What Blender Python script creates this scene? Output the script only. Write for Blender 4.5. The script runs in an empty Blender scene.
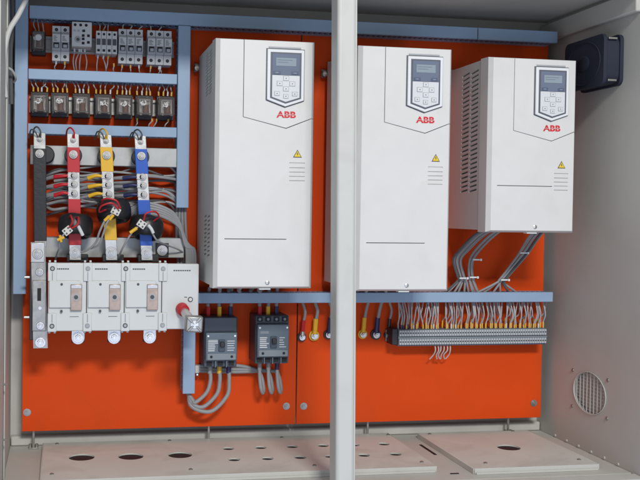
import bpy, bmesh, math, random
from mathutils import Vector, Matrix
random.seed(7)
S = 0.001                      # the numbers below are millimetres: x right, y away from the viewer, z up; plate face at y = 0
scn = bpy.context.scene
C = scn.collection
R = math.radians

# ------------------------------------------------------------------ camera
cam = bpy.data.cameras.new('camera'); camo = bpy.data.objects.new('camera', cam); C.objects.link(camo)
cam.sensor_width = 36; cam.lens = 36 * 950.394 / 640
cam.shift_x = (320 - 231.324) / 640; cam.shift_y = -(240 - 232.265) / 640
cam.clip_start = .05; cam.clip_end = 60
camo.matrix_world = (Matrix.Translation((-.1857, -2.1108, .4882)) @ Matrix.Rotation(-.1779, 4, 'Z')
                     @ Matrix.Rotation(1.5480, 4, 'X') @ Matrix.Rotation(.0133, 4, 'Z'))
scn.camera = camo
scn.render.resolution_x, scn.render.resolution_y = 1024, 768

# ------------------------------------------------------------------ light: the room's lamp above and in front, soft room light round it
w = bpy.data.worlds.new('World'); scn.world = w; w.use_nodes = True
w.node_tree.nodes['Background'].inputs[0].default_value = (.84, .90, 1.0, 1)
w.node_tree.nodes['Background'].inputs[1].default_value = .42
def area(name, loc, target, sx, sy, power, col):
    l = bpy.data.lights.new(name, 'AREA'); l.shape = 'RECTANGLE'; l.size = sx; l.size_y = sy; l.energy = power; l.color = col
    o = bpy.data.objects.new(name, l); C.objects.link(o); o.location = loc
    o.rotation_euler = (Vector(target) - Vector(loc)).to_track_quat('-Z', 'Y').to_euler()
    return o
area('room_lamp', (.34, -4.3, 2.75), (.35, 0, .42), 1.0, .42, 128, (1, .97, .92))
area('low_blue_fill', (.3, -2.6, -.3), (.35, 0, .8), 1.8, .5, 12, (.62, .72, 1))  # added cool fill, low in front, to brighten the ceiling; not a real window
scn.view_settings.view_transform = 'Standard'; scn.view_settings.look = 'None'
scn.view_settings.exposure = .16; scn.view_settings.gamma = 1

# ------------------------------------------------------------------ materials
M = {}
def mat(name, col, rough=.5, metal=0., var=.06, scale=25., bump=0., bscale=300., coat=0., spec=.5, trans=0., stain=None):
    m = bpy.data.materials.new(name); m.use_nodes = True; nt = m.node_tree; n = nt.nodes; p = n['Principled BSDF']
    p.inputs['Roughness'].default_value = rough; p.inputs['Metallic'].default_value = metal
    p.inputs['Coat Weight'].default_value = coat; p.inputs['Specular IOR Level'].default_value = spec
    p.inputs['Transmission Weight'].default_value = trans
    tc = n.new('ShaderNodeTexCoord'); no = n.new('ShaderNodeTexNoise'); no.inputs['Scale'].default_value = scale
    no.inputs['Detail'].default_value = 6; nt.links.new(tc.outputs['Object'], no.inputs['Vector'])
    mr = n.new('ShaderNodeMapRange'); mr.inputs['From Min'].default_value = .25; mr.inputs['From Max'].default_value = .75
    mr.inputs['To Min'].default_value = 1 - var; mr.inputs['To Max'].default_value = 1 + var
    nt.links.new(no.outputs['Fac'], mr.inputs['Value'])
    mx = n.new('ShaderNodeMix'); mx.data_type = 'RGBA'; mx.blend_type = 'MULTIPLY'; mx.inputs[0].default_value = 1
    mx.inputs[6].default_value = (*col, 1); nt.links.new(mr.outputs[0], mx.inputs[7])
    out = mx.outputs[2]
    if stain:                                   # smudges and dust with a shape of their own
        n2 = n.new('ShaderNodeTexNoise'); n2.inputs['Scale'].default_value = stain[1]; n2.inputs['Detail'].default_value = 8
        n2.inputs['Distortion'].default_value = 1.2; nt.links.new(tc.outputs['Object'], n2.inputs['Vector'])
        r2 = n.new('ShaderNodeMapRange'); r2.inputs['From Min'].default_value = .5; r2.inputs['From Max'].default_value = .72
        r2.inputs['To Max'].default_value = stain[2]; nt.links.new(n2.outputs['Fac'], r2.inputs['Value'])
        m2 = n.new('ShaderNodeMix'); m2.data_type = 'RGBA'; m2.inputs[7].default_value = (*stain[0], 1)
        nt.links.new(r2.outputs[0], m2.inputs[0]); nt.links.new(out, m2.inputs[6]); out = m2.outputs[2]
    nt.links.new(out, p.inputs['Base Color'])
    rr = n.new('ShaderNodeMapRange'); rr.inputs['To Min'].default_value = max(.03, rough - .08); rr.inputs['To Max'].default_value = min(1, rough + .1)
    nt.links.new(no.outputs['Fac'], rr.inputs['Value']); nt.links.new(rr.outputs[0], p.inputs['Roughness'])
    if bump:
        nb = n.new('ShaderNodeTexNoise'); nb.inputs['Scale'].default_value = bscale; nb.inputs['Detail'].default_value = 3
        nt.links.new(tc.outputs['Object'], nb.inputs['Vector'])
        b = n.new('ShaderNodeBump'); b.inputs['Strength'].default_value = bump; b.inputs['Distance'].default_value = .001
        nt.links.new(nb.outputs['Fac'], b.inputs['Height']); nt.links.new(b.outputs[0], p.inputs['Normal'])
    M[name] = m
dust = (.36, .33, .30)
mat('orange', (.66, .064, .005), .6, bump=.12, bscale=420, var=.06, scale=6, spec=.15, stain=((.54, .066, .010), 5, .55))
mat('cabinet', (.52, .515, .475), .5, bump=.12, bscale=420, var=.05, scale=5, stain=((.45, .445, .40), 4, .45))
mat('plate', (.63, .635, .585), .5, bump=.12, bscale=420, var=.06, scale=7, stain=((.48, .465, .41), 7, .7))
mat('post', (.55, .555, .52), .45, bump=.1, bscale=420, var=.03, scale=6, stain=((.46, .45, .43), 9, .4))
mat('duct', (.26, .37, .51), .5, var=.05, scale=9, stain=((.31, .40, .52), 12, .4))
mat('duct_dark', (.13, .20, .33), .55)
mat('cover', (.66, .655, .635), .42, var=.02, bump=.06, bscale=900, stain=((.585, .57, .53), 6, .5))
mat('body', (.62, .63, .61), .5, var=.03, bump=.1, bscale=900)
mat('frame_white', (.74, .76, .77), .3, var=.02)
mat('bezel_dark', (.10, .11, .135), .4)
mat('display', (.15, .18, .25), .22, var=.03)
mat('lcd', (.27, .33, .37), .2, var=.05)
mat('key', (.64, .66, .67), .4, var=.02)
mat('key_gap', (.36, .38, .40), .5)
mat('softkey', (.10, .12, .19), .35)
mat('red_logo', (.62, .02, .03), .4, var=.02)
mat('yellow_sign', (.80, .56, .02), .45, var=.03)
mat('black', (.018, .018, .020), .45)
mat('rubber', (.014, .014, .016), .38, bump=.5, bscale=120)
mat('mcb', (.56, .57, .57), .45, var=.03)
mat('mcb_grey', (.36, .38, .41), .45, var=.03)
mat('hole', (.012, .012, .014), .7)
mat('smoke', (.60, .55, .53), .07, var=.1, scale=90, trans=.92)
mat('coil', (.30, .12, .05), .4, var=.2)
mat('relay_frame', (.50, .48, .44), .35, metal=.6, var=.2, scale=120)
mat('relay_glint', (.62, .62, .60), .35, var=.25, scale=160)
mat('silver', (.56, .555, .54), .34, metal=.75, var=.14, scale=60, bump=.15, bscale=500)
mat('steel', (.58, .57, .54), .32, metal=.9, var=.12, scale=90)
mat('zinc', (.36, .355, .335), .42, metal=.8, var=.25, scale=60, stain=((.30, .28, .25), 40, .6))
mat('galv', (.42, .43, .42), .5, metal=.45, var=.12, scale=30, stain=((.33, .33, .32), 18, .5))
mat('sleeve_red', (.48, .012, .02), .45, var=.08)
mat('sleeve_yellow', (.72, .42, .02), .45, var=.08)
mat('sleeve_blue', (.012, .09, .46), .42, var=.08)
mat('sleeve_navy', (.018, .022, .085), .45, var=.08)
mat('switch', (.60, .62, .61), .42, var=.02, bump=.05, bscale=800)
mat('switch_dark', (.30, .32, .34), .5)
mat('print', (.07, .075, .08), .6)
mat('copper', (.40, .31, .245), .32, metal=.55, var=.25, scale=70)
mat('breaker', (.045, .062, .082), .42, var=.08)
mat('breaker_face', (.105, .14, .175), .45, var=.05)
mat('breaker_strip', (.20, .235, .26), .45, var=.05)
mat('label_white', (.60, .63, .64), .5)
mat('cable', (.27, .275, .28), .5, var=.08)
mat('cable_dark', (.085, .088, .092), .5, var=.1)
mat('cable_white', (.52, .52, .50), .5, var=.06)
mat('wire', (.38, .38, .385), .5, var=.12)
mat('ferrule', (.68, .43, .10), .45, var=.12)
mat('terminal', (.42, .45, .47), .5, var=.06)
mat('fan', (.020, .025, .042), .6, var=.08, spec=.3)
mat('block', (.60, .59, .55), .5)

# ------------------------------------------------------------------ mesh helpers
WL = {}
def jit(a): return random.uniform(-a, a)
class MB:
    def __init__(s): s.v = []; s.f = []
    def box(s, x0, x1, y0, y1, z0, z1):
        b = len(s.v)
        s.v += [(x, y, z) for x in (x0, x1) for y in (y0, y1) for z in (z0, z1)]
        s.f += [tuple(b + i for i in q) for q in ((0, 1, 3, 2), (4, 6, 7, 5), (0, 4, 5, 1), (2, 3, 7, 6), (0, 2, 6, 4), (1, 5, 7, 3))]
        return s
    def rings(s, rings, cap=True):
        b = len(s.v); n = len(rings[0])
        for r in rings: s.v += [tuple(p) for p in r]
        for k in range(len(rings) - 1):
            for i in range(n):
                j = (i + 1) % n
                s.f.append((b + k * n + i, b + k * n + j, b + (k + 1) * n + j, b + (k + 1) * n + i))
        if cap:
            s.f.append(tuple(b + i for i in reversed(range(n))))
            s.f.append(tuple(b + (len(rings) - 1) * n + i for i in range(n)))
        return s
    def prism(s, pts, y0, y1):                      # outline in x, z pulled from y0 to y1
        return s.rings([[(x, y0, z) for x, z in pts], [(x, y1, z) for x, z in pts]])
    def cyl(s, c, r, h0, h1, axis='y', n=20, prof=None, rot=0):
        rings = []
        for (h, rr) in (prof or ((h0, r), (h1, r))):
            ring = []
            for i in range(n):
                a = rot + 2 * math.pi * i / n; u, v = rr * math.cos(a), rr * math.sin(a)
                ring.append({'y': (c[0] + u, h, c[1] + v), 'z': (c[0] + u, c[1] + v, h), 'x': (h, c[0] + u, c[1] + v)}[axis])
            rings.append(ring)
        return s.rings(rings)
    def tube(s, pts, r, n=8, sub=6, taper=None):
        P = [Vector(p) for p in pts]
        if sub > 1 and len(P) > 2:
            Q = [P[0] * 2 - P[1]] + P + [P[-1] * 2 - P[-2]]; out = []
            for i in range(1, len(Q) - 2):
                for k in range(sub):
                    t = k / sub; a, b, c, d = Q[i - 1:i + 3]
                    out.append(.5 * ((2 * b) + (c - a) * t + (2 * a - 5 * b + 4 * c - d) * t * t + (3 * b - a - 3 * c + d) * t ** 3))
            out.append(P[-1]); P = out
        rings = []; up = None
        for i, p in enumerate(P):
            t = (P[min(i + 1, len(P) - 1)] - P[max(i - 1, 0)]).normalized()
            if up is None: up = t.orthogonal().normalized()
            up = (up - t * up.dot(t)).normalized(); sd = t.cross(up)
            rr = r if not taper else taper[0] + (taper[1] - taper[0]) * i / (len(P) - 1)
            rings.append([p + rr * (math.cos(2 * math.pi * k / n) * up + math.sin(2 * math.pi * k / n) * sd) for k in range(n)])
        return s.rings(rings)
    def turn(s, start, c, ang, axis='Y'):           # turns the vertices added since start
        m = Matrix.Rotation(ang, 3, axis); c = Vector(c)
        s.v[start:] = [tuple(m @ (Vector(p) - c) + c) for p in s.v[start:]]
        return s
    def build(s, name, material, parent=None, bevel=0., seg=2, smooth=True):
        me = bpy.data.meshes.new(name)
        lo = [min(p[i] for p in s.v) for i in range(3)]; hi = [max(p[i] for p in s.v) for i in range(3)]
        c = Vector(((lo[0] + hi[0]) / 2, (lo[1] + hi[1]) / 2, lo[2]))
        me.from_pydata([tuple((Vector(p) - c) * S) for p in s.v], [], s.f)
        bm = bmesh.new(); bm.from_mesh(me); bmesh.ops.recalc_face_normals(bm, faces=bm.faces); bm.to_mesh(me); bm.free()
        me.materials.append(M[material])
        o = bpy.data.objects.new(name, me); C.objects.link(o)
        if smooth:
            me.polygons.foreach_set('use_smooth', [True] * len(me.polygons)); me.set_sharp_from_angle(angle=R(38))
        if bevel:
            b = o.modifiers.new('bevel', 'BEVEL'); b.width = bevel * S; b.segments = seg; b.limit_method = 'ANGLE'; b.angle_limit = R(40)
        place(o, c, parent)
        return o
def place(o, c, parent=None):
    WL[o.name] = Vector(c)
    if parent is not None:
        o.parent = parent; o.location = (Vector(c) - WL[parent.name]) * S
    else: o.location = Vector(c) * S
def box(name, material, parent, x0, x1, y0, y1, z0, z1, bevel=0.): return MB().box(x0, x1, y0, y1, z0, z1).build(name, material, parent, bevel)
def tag(o, label, cat, group=None):
    o['label'] = label; o['category'] = cat
    if group: o['group'] = group
    return o
def thing(name, label, cat, loc, group=None):
    o = bpy.data.objects.new(name, None); C.objects.link(o); o.empty_display_size = .02
    place(o, loc); return tag(o, label, cat, group)
def struct(o): o['kind'] = 'structure'; return o
def cut(o, cutter):                                # cuts cutter's shape out of o, then throws the cutter away
    m = o.modifiers.new('cut', 'BOOLEAN'); m.object = cutter; m.solver = 'EXACT'; m.operation = 'DIFFERENCE'
    bpy.context.view_layer.update(); dg = bpy.context.evaluated_depsgraph_get()
    me = bpy.data.meshes.new_from_object(o.evaluated_get(dg)); old = o.data; o.modifiers.clear(); o.data = me; me.name = old.name
    me.polygons.foreach_set('use_smooth', [True] * len(me.polygons)); me.set_sharp_from_angle(angle=R(38))
    bpy.data.objects.remove(cutter)
def dup(o, dx=0, dy=0, dz=0, parent=None, rec=True):
    c = o.copy(); C.objects.link(c); place(c, WL[o.name] + Vector((dx, dy, dz)), parent)
    if rec:
        for ch in list(o.children): dup(ch, dx, dy, dz, c)
    return c
def bolt_mb(x, y, z, r=5., head=4.5, washer=1.9, n=6, rot=.3):
    m = MB()
    m.cyl((x, z), r * washer, y, y - 1.4, n=20)
    m.cyl((x, z), r * 1.45, y - 1.2, y - 2.8, n=20)
    m.cyl((x, z), r, y - 2.6, y - 2.6 - head, n=n, rot=rot)
    m.cyl((x, z), r * .55, y - 2.6 - head + .2, y - 4.8 - head, n=14)
    return m
def bolt(parent, x, y, z, r=5., head=4.5, washer=1.9, material='steel'):
    return bolt_mb(x, y, z, r, head, washer, rot=random.random()).build('bolt', material, parent, .4)
def screw(parent, x, y, z, r=4., h=2.5, material='steel', name='screw'):
    return MB().cyl((x, z), r, 0, 0, n=16, prof=((y, r), (y - h * .5, r), (y - h, r * .55))).build(name, material, parent)

# ------------------------------------------------------------------ the cabinet
struct(box('cabinet_wall_back', 'cabinet', None, -300, 990, 62, 66, -60, 962))
struct(box('cabinet_ceiling', 'cabinet', None, -300, 990, -392, 61, 958, 964))
struct(box('cabinet_wall_left', 'cabinet', None, -300, -292, -392, 61, -60, 957))
wr = struct(box('cabinet_wall_right', 'cabinet', None, 980, 984, -392, 61, -60, 957))
VY, VZ, VR, VH = -174, 92, 64, 45
cut(wr, MB().rings([[(x, VY + VR * math.cos(2 * math.pi * i / 48), VZ + VH * math.sin(2 * math.pi * i / 48)) for i in range(48)] for x in (970, 995)]).build('cutter', 'cabinet'))
struct(box('cabinet_floor', 'cabinet', None, -291, 979, -338, 61, -46, -42))
sill = MB().box(-291, 979, -392, -350, -70, -40).box(-291, 979, -350, -339, -70, -46)
struct(sill.build('cabinet_front_sill', 'post', None, 2))
rail = MB().box(966, 979.5, -338, 58, 906, 950)
struct(rail.build('cabinet_top_rail', 'cabinet', None, 3))
rl = MB().box(-291.5, -288.5, -230, -196, -41, 950)
struct(rl.build('cabinet_side_frame', 'cabinet', None, 2))
bs = MB().box(-290, 978, 40, 61.5, -41.5, -20)
struct(bs.build('cabinet_back_ledge', 'post', None, 3))

# flat screws along the foot of the right wall
for k in range(6):
    tag(screw_o := MB().cyl((-30 - 52 * k, -37), 3.2, 979.8, 977.5, axis='x', n=12).build('weld_spot', 'post'),
        'small pale weld spot along the foot of the side wall', 'weld', 'weld spots at the foot of the side wall')

# front post between the two door openings
pt = thing('door_post', 'pale grey steel post standing between the two door openings', 'post', (337, -395, -80))
def lean(x0, x1, y0, y1):
    return MB().rings([[(x + dx, y, z) for x, y in ((x0, y0), (x1, y0), (x1, y1), (x0, y1))] for z, dx in ((-80, 9), (1010, -4))])
lean(314, 349, -420, -372).build('post_body', 'post', pt, 6, 3)
lean(349.3, 353.6, -412, -376).build('gasket_edge', 'post', pt, 1.5)

# ------------------------------------------------------------------ mounting panels
def panel(label, x0, x1, screws):
    t = thing('equipment_board', label, 'panel', ((x0 + x1) / 2, 2, 0))
    MB().box(x0, x1, 0, 3, 0, 925).build('sheet', 'orange', t, .8)
    for (x, z) in screws: bolt_mb(x, 0, z, 4.6, 3, 1.8, n=16).build('screw', 'zinc', t)
    return t
panel('orange sheet metal mounting panel behind the busbars and the load break switch', -265, 349, [(-254, 42), (327, 42)])
panel('orange sheet metal mounting panel behind the terminal strip and short drive', 351.5, 957, [(368, 41), (938, 35)])
for x in (-240, 150, 527, 880):
    t = thing('panel_bracket', 'small zinc foot bracket on the floor under the edge of the orange panels', 'bracket', (x, 20, -42), 'panel foot brackets')
    m = MB().box(x - 10, x + 10, 8, 30, -42, -38.5).box(x - 2.5, x + 2.5, 12, 16, -38.5, 6); m.build('angle', 'zinc', t, .6)
    for dx in (-7, 7): MB().cyl((x + dx, 14), 3.4, -38.4, -31, axis='z', n=6).build('nut', 'zinc', t)

# ------------------------------------------------------------------ gland plates on the floor
def gland(label, x0, x1, y0, y1, holes, screws, slit=None):
    t = thing('gland_plate', label, 'plate', ((x0 + x1) / 2, (y0 + y1) / 2, -41.8))
    m = MB().box(x0, x1, y0, y1, -34, -31); p = m.build('sheet', 'plate', t)
    c = MB()
    for (x, y, r) in holes: c.cyl((x, y), r, -60, -20, axis='z', n=36)
    cut(p, c.build('cutter', 'plate'))
    f = MB().box(x0, x1, y0 - 2, y0 - .2, -41.8, -30.2).box(x0 + 2, x1 - 4, y0 - 7, y0 - 2.2, -41.8, -37.5)
    f.build('front_lip', 'post', t, .6)
    for xa in (x0 - 2, x1 + .2): MB().box(xa, xa + 1.8, y0, y1, -41.8, -30.6).build('side_lip', 'plate', t, .5)
    for (x, y, r) in holes:                         # black disc close under the sheet stands in for the dark in each hole
        MB().cyl((x, y), r + 3, -41.5, -34.6, axis='z', n=36).build('dark_disc', 'hole', t)
    for (x, y) in screws: MB().cyl((x, y), 4, 0, 0, axis='z', n=14, prof=((-31, 4), (-29.4, 4), (-28.4, 2.4))).build('screw', 'zinc', t)
    return t
H1 = [(-138, -114, 27), (-36, -120, 26.5), (68, -121, 25.5)]
H2 = [(x, -80, 13) for x in (179, 251, 322, 393)] + [(533, -83, 13)] + [(x, -172, 13) for x in (175, 246, 317, 457, 528)] + [(464, -83, 12), (382, -172, 12)]
gland('long floor plate with three large round holes and two rows of small ones', -218, 577, -278, 18, H1 + H2,
      [(-189, 5), (60, 4), (318, 2), (572, -3), (-198, -236), (75, -238), (330, -240), (560, -243)])
gland('short floor plate with a single round hole near the vent wall', 648, 924, -306, 5, [(801, -149, 25.5)],
      [(672, -8), (884, -4), (690, -268), (902, -268)])
tag(MB().box(600, 618, -300, -296, -41.9, -40.5).box(626, 632, -150, -60, -41.9, -40.9).build('floor_slot', 'hole'), 'dark slot in the floor between the two floor plates', 'slot')

# ------------------------------------------------------------------ vent in the right wall and the black fan above it
vt = thing('wall_vent', 'round wire mesh vent with four screws in the right side wall', 'vent', (979, VY, 45))
ring = [(978.6, VY + (VR + 1.5) * math.cos(a), VZ + (VH + 1.5) * math.sin(a)) for a in [2 * math.pi * i / 48 for i in range(49)]]
MB().tube(ring, 1.2, 6, 1).build('rim', 'cabinet', vt)
for k in range(9):
    q = -.88 + .22 * k; h = VH * math.sqrt(1 - q * q)
    MB().tube([(981.5, VY + VR * q, VZ - h), (981.5, VY + VR * q, VZ + h)], 1.1, 6, 1).build('wire_bar', 'cabinet', vt)
for k in range(11):
    q = -.88 + .176 * k; h = VR * math.sqrt(1 - q * q)
    MB().tube([(983.6, VY - h, VZ + VH * q), (983.6, VY + h, VZ + VH * q)], 1.0, 6, 1).build('wire_bar', 'cabinet', vt)
MB().box(988, 992, VY - 70, VY + 70, VZ - 55, VZ + 55).build('filter_pad', 'cabinet', vt)
for (y, z) in ((VY + 72, 131), (VY - 70, 133), (VY + 72, 48), (VY - 70, 50)): MB().cyl((y, z), 4.2, 0, 0, axis='x', n=12, prof=((979.9, 4.2), (978.4, 4), (977.4, 2))).build('screw', 'zinc', vt)

fn = thing('cooling_fan', 'square black cooling fan bolted high on the right side wall', 'fan', (955, -185, 760))
fm = MB()
def rrect(x, y0, y1, z0, z1, r=14, n=5):
    out = []
    for (cy, cz, a0) in ((y1 - r, z1 - r, 0), (y0 + r, z1 - r, 90), (y0 + r, z0 + r, 180), (y1 - r, z0 + r, 270)):
        for k in range(n + 1):
            a = R(a0 + 90 * k / n); out.append((x, cy + r * math.cos(a), cz + r * math.sin(a)))
    return out
FY0, FY1, FZ0, FZ1 = -276, -118, 764, 872
MB().rings([rrect(980, FY0, FY1, FZ0, FZ1), rrect(972, FY0, FY1, FZ0, FZ1)]).build('rear_flange', 'fan', fn, .8)
MB().rings([rrect(934, FY0, FY1, FZ0, FZ1), rrect(942, FY0, FY1, FZ0, FZ1)]).build('front_flange', 'fan', fn, .8)
MB().rings([rrect(x, FY0 + 4, FY1 - 4, FZ0 + 4, FZ1 - 4, 20) for x in (942.1, 971.9)]).build('housing', 'fan', fn)
fc = ((FY0 + FY1) / 2, (FZ0 + FZ1) / 2)
MB().tube([(933.6, fc[0] + 66 * math.cos(2 * math.pi * i / 40), fc[1] + 46 * math.sin(2 * math.pi * i / 40)) for i in range(41)], 1.2, 6, 1).build('guard_ring', 'fan', fn)
MB().rings([[(x, fc[0] + q * 1.4 * math.cos(2 * math.pi * i / 32), fc[1] + q * math.sin(2 * math.pi * i / 32)) for i in range(32)] for x, q in ((933.8, 17), (932.4, 15.5))]).build('hub', 'fan', fn)
for z in (FZ0 + 10, FZ1 - 10):
    MB().box(946, 966, FY0 + 1.5, FY0 + 3.9, z - 2.2, z + 2.2).build('lit_slot', 'zinc', fn, .8)  # pale strips stand in for the bright slots between the flanges

# ------------------------------------------------------------------ blue slotted wiring ducts
def duct(label, x0, x1, z0, z1, lids=None, d=60, teeth=True):
    t = thing('wiring_duct', label, 'duct', ((x0 + x1) / 2, -d / 2, z0))
    hor = (x1 - x0) > (z1 - z0)
    base = MB().box(x0 + 1, x1 - 1, -3, -.3, z0 + 1, z1 - 1)
    if hor: base.box(x0 + 1, x1 - 1, -20, -3.2, z0 + 1, z0 + 2.6).box(x0 + 1, x1 - 1, -20, -3.2, z1 - 2.6, z1 - 1)
    else: base.box(x0 + 1, x0 + 2.6, -20, -3.2, z0 + 1, z1 - 1).box(x1 - 2.6, x1 - 1, -20, -3.2, z0 + 1, z1 - 1)
    base.build('tray', 'duct', t)
    tm = MB(); L = (x1 - x0) if hor else (z1 - z0); n = int(L / 12.5)
    for k in range(n):
        a = 2 + k * 12.5
        for sd in (0, 1):
            if hor:
                zz = z0 + 1 if sd == 0 else z1 - 2.6
                tm.box(x0 + a, x0 + a + 8, -d + 2, -20.2, zz, zz + 1.6)
            else:
                xx = x0 + 1 if sd == 0 else x1 - 2.6
                tm.box(xx, xx + 1.6, -d + 2, -20.2, z0 + a, z0 + a + 8)
    o = tm.build('finger', 'duct_dark', t, smooth=False); o['kind'] = 'stuff'; o.name = 'fingers'
    for (a, b) in (lids or [(0, L)]):
        if hor: lm = MB().box(x0 + a, x0 + b - .6, -d, -d + 1.8, z0, z1).box(x0 + a, x0 + b - .6, -d + 1.8, -d + 9, z0 - .6, z0 + .8).box(x0 + a, x0 + b - .6, -d + 1.8, -d + 9, z1 - .8, z1 + .6)
        else: lm = MB().box(x0, x1, -d, -d + 1.8, z0 + a, z0 + b - .6).box(x0 - .6, x0 + .8, -d + 1.8, -d + 9, z0 + a, z0 + b - .6).box(x1 - .8, x1 + .6, -d + 1.8, -d + 9, z0 + a, z0 + b - .6)
        lm.build('lid', 'duct', t, .8)
    return t
duct('long blue wiring duct across the top of the orange panels under the ceiling', -254, 948, 888, 914, [(0, 1004), (1005, 1202)])
duct('tall blue vertical wiring duct at the left edge of the orange panel', -283, -257, 306, 942)
duct('blue wiring duct between the breaker row and the relay row', -255, 60, 760, 781)
duct('blue wiring duct between the relay row and the busbar tops', -255, 60.5, 645, 666)
duct('blue vertical wiring duct between the busbars and the tall left drive', 61.5, 87.5, 493, 887)
duct('short blue vertical wiring duct coming down behind the load break switch', 81, 107, 86, 262, d=55)
duct('long blue wiring duct running below the drives above the terminal strip', 100, 950, 285, 307)

# ------------------------------------------------------------------ drives
def warn_triangle(t, x, y, z, s):
    m = MB().prism([(x - s, z - s * .8), (x + s, z - s * .8), (x, z + s * .95)], y, y - .5); o = m.build('warning_sign', 'print', t)
    q = s * .76; MB().prism([(x - q, z - q * .8 - s * .02), (x + q, z - q * .8 - s * .02), (x, z + q * .9)], y - .6, y - .9).build('field', 'yellow_sign', o)
    k = s * .38
    MB().prism([(x + .1 * k, z + k), (x - .55 * k, z - .15 * k), (x - .05 * k, z - .15 * k), (x - .2 * k, z - 1.25 * k), (x + .55 * k, z + .1 * k), (x + .05 * k, z + .1 * k), (x + .35 * k, z + k)], y - 1., y - 1.2).build('flash_mark', 'print', o)
def logo(t, cx, y, cz, h):
    cu = bpy.data.curves.new('lettering', 'FONT'); cu.body = 'ABB'; cu.size = h / .72 * S; cu.offset = h * .045 * S; cu.extrude = .0003; cu.align_x = 'CENTER'; cu.space_character = 1.02
    ob = bpy.data.objects.new('tmp', cu); C.objects.link(ob); bpy.context.view_layer.update()
    me = bpy.data.meshes.new_from_object(ob.evaluated_get(bpy.context.evaluated_depsgraph_get())); bpy.data.objects.remove(ob)
    bm = bmesh.new(); bm.from_mesh(me); z0 = h * .47 * S; g = h * .045 * S
    for zc in (z0 - g, z0 + g): bmesh.ops.bisect_plane(bm, geom=bm.verts[:] + bm.edges[:] + bm.faces[:], plane_co=(0, zc, 0), plane_no=(0, 1, 0))
    bmesh.ops.delete(bm, geom=[f for f in bm.faces if abs(f.calc_center_median().y - z0) < g * .98], context='FACES')
    bmesh.ops.transform(bm, matrix=Matrix.Scale(1.22, 4, (1, 0, 0)), verts=bm.verts)
    bmesh.ops.transform(bm, matrix=Matrix.Rotation(R(90), 4, 'X'), verts=bm.verts); bm.to_mesh(me); bm.free()
    me.materials.clear(); me.materials.append(M['red_logo']); me.name = 'lettering'
    o = bpy.data.objects.new('lettering', me); C.objects.link(o); place(o, Vector((cx, y, cz - h / 2)), t)
def drive(label, X, Z, h, d, louvres):
    W = 203; t = thing('variable_speed_drive', label, 'drive', (X + W / 2, -d / 2, Z), 'variable speed drives')
    cb = d - 44
    b = MB().box(X + 1, X + W - 1, -cb, -26, Z + 5, Z + h - 3).build('housing', 'body', t)
    c = MB()
    for (ya, yb, za, zb, n) in louvres:
        p = (zb - za) / n
        for k in range(n):
            z = Z + za + p * k; s0 = len(c.v); c.box(X - 5, X + 14, ya, yb, z, z + p * .42); c.turn(s0, (X, (ya + yb) / 2, z), R(-7), 'X')
    cut(b, c.build('cutter', 'body'))
    MB().box(X + 9, X + W - 9, -25.9, -5, Z + 14, Z + h - 24).build('heat_sink', 'body', t, 2)
    mb = MB()
    for x in (X + 16, X + W - 16): mb.box(x - 9, x + 9, -4.8, -.4, Z + h - 40, Z + h + 4)
    mb.build('hanging_bracket', 'zinc', t, 1)
    for x in (X - 3, X + W + 3):
        MB().box(x - 5, x + 5, -20, -6, Z + h - 22, Z + h - 19).box(x - 5, x + 5, -8, -4, Z + h - 34, Z + h - 15).build('side_bracket', 'zinc', t, .8)
        bolt(t, x, -20, Z + h - 27, 3, 4)
    # front cover in two pieces with a real joint
    g = 1.0; sx = 57; zl = h - 155; vx, vz = 144, h - 175; zr = h - 160
    def inset(p):
        x, z = p; return (x + (9 if x < .1 else -7 if x > W - .1 else 0), z + (5 if z < .1 else -3 if z > h - .1 else 0))
    def mid(p):
        x, z = p; return (x + (1 if x < .1 else -1 if x > W - .1 else 0), z + (1 if z < .1 else -1 if z > h - .1 else 0))
    def cover(name, pts, dd=0):
        m = MB().rings([[(X + x, -cb - .3, Z + z) for x, z in pts], [(X + x, -(d - 9), Z + z) for x, z in map(mid, pts)], [(X + x, -d - dd, Z + z) for x, z in map(inset, pts)]])
        return m.build(name, 'cover', t)
    A = [(sx, h), (sx, zl), (vx, vz), (W, zr + 6), (W, h)]
    B = [(0, 0), (0, h), (sx - g, h), (sx - g, zl - g * .6), (vx, vz - g * 1.3), (W, zr + 6 - g * 1.2), (W, 0)]
    ca = cover('upper_cover', A, .3); cbm = cover('lower_cover', B)
    c = MB().box(X + 22, X + 148, -d - 5, -d + 6, Z + 99, Z + 100.6)
    for k in range(5): c.box(X + 152, X + 184, -d - 5, -d + 2.5, Z + h - 246 - 8.6 * k, Z + h - 246 - 8.6 * k + (2.4 if k == 0 else 1.3))
    cut(cbm, c.build('cutter', 'cover'))
    for o in (ca, cbm):
        bv = o.modifiers.new('bevel', 'BEVEL'); bv.width = .7 * S; bv.segments = 2; bv.limit_method = 'ANGLE'; bv.angle_limit = R(30)
    screw(t, X + 110, -d, Z + 13, 4.4, 2, 'steel')
    MB().box(X + 95, X + 118, -d + 6, -d + 22, Z - 1.4, Z + .9).build('latch', 'frame_white', t, .4)
    # keypad
    x0, x1, zt, zs, zb, cx = X + 103, X + 178, Z + h - 20, Z + h - 120, Z + h - 133, X + 140.5
    def hexa(i): return [(x0 + i, zt - i), (x1 - i, zt - i), (x1 - i, zs + i * .55), (cx, zb + i * .95), (x0 + i, zs + i * .55)]
    y = -d - .3
    MB().prism(hexa(-1.8), y, y - 1).build('keypad_recess', 'bezel_dark', t)
    MB().box(x0 + 3, x1 - 6, y - .2, y - 1.2, zt + 2.6, zt + 5.5).build('finger_slot', 'key_gap', t)
    kp = MB().prism(hexa(0), y - 1.1, y - 6).build('control_panel', 'frame_white', t, 1.2)
    y2 = y - 6
    MB().prism(hexa(6), y2 - .1, y2 - .7).build('keypad_border', 'bezel_dark', kp)
    zm = zt - 51
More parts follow.
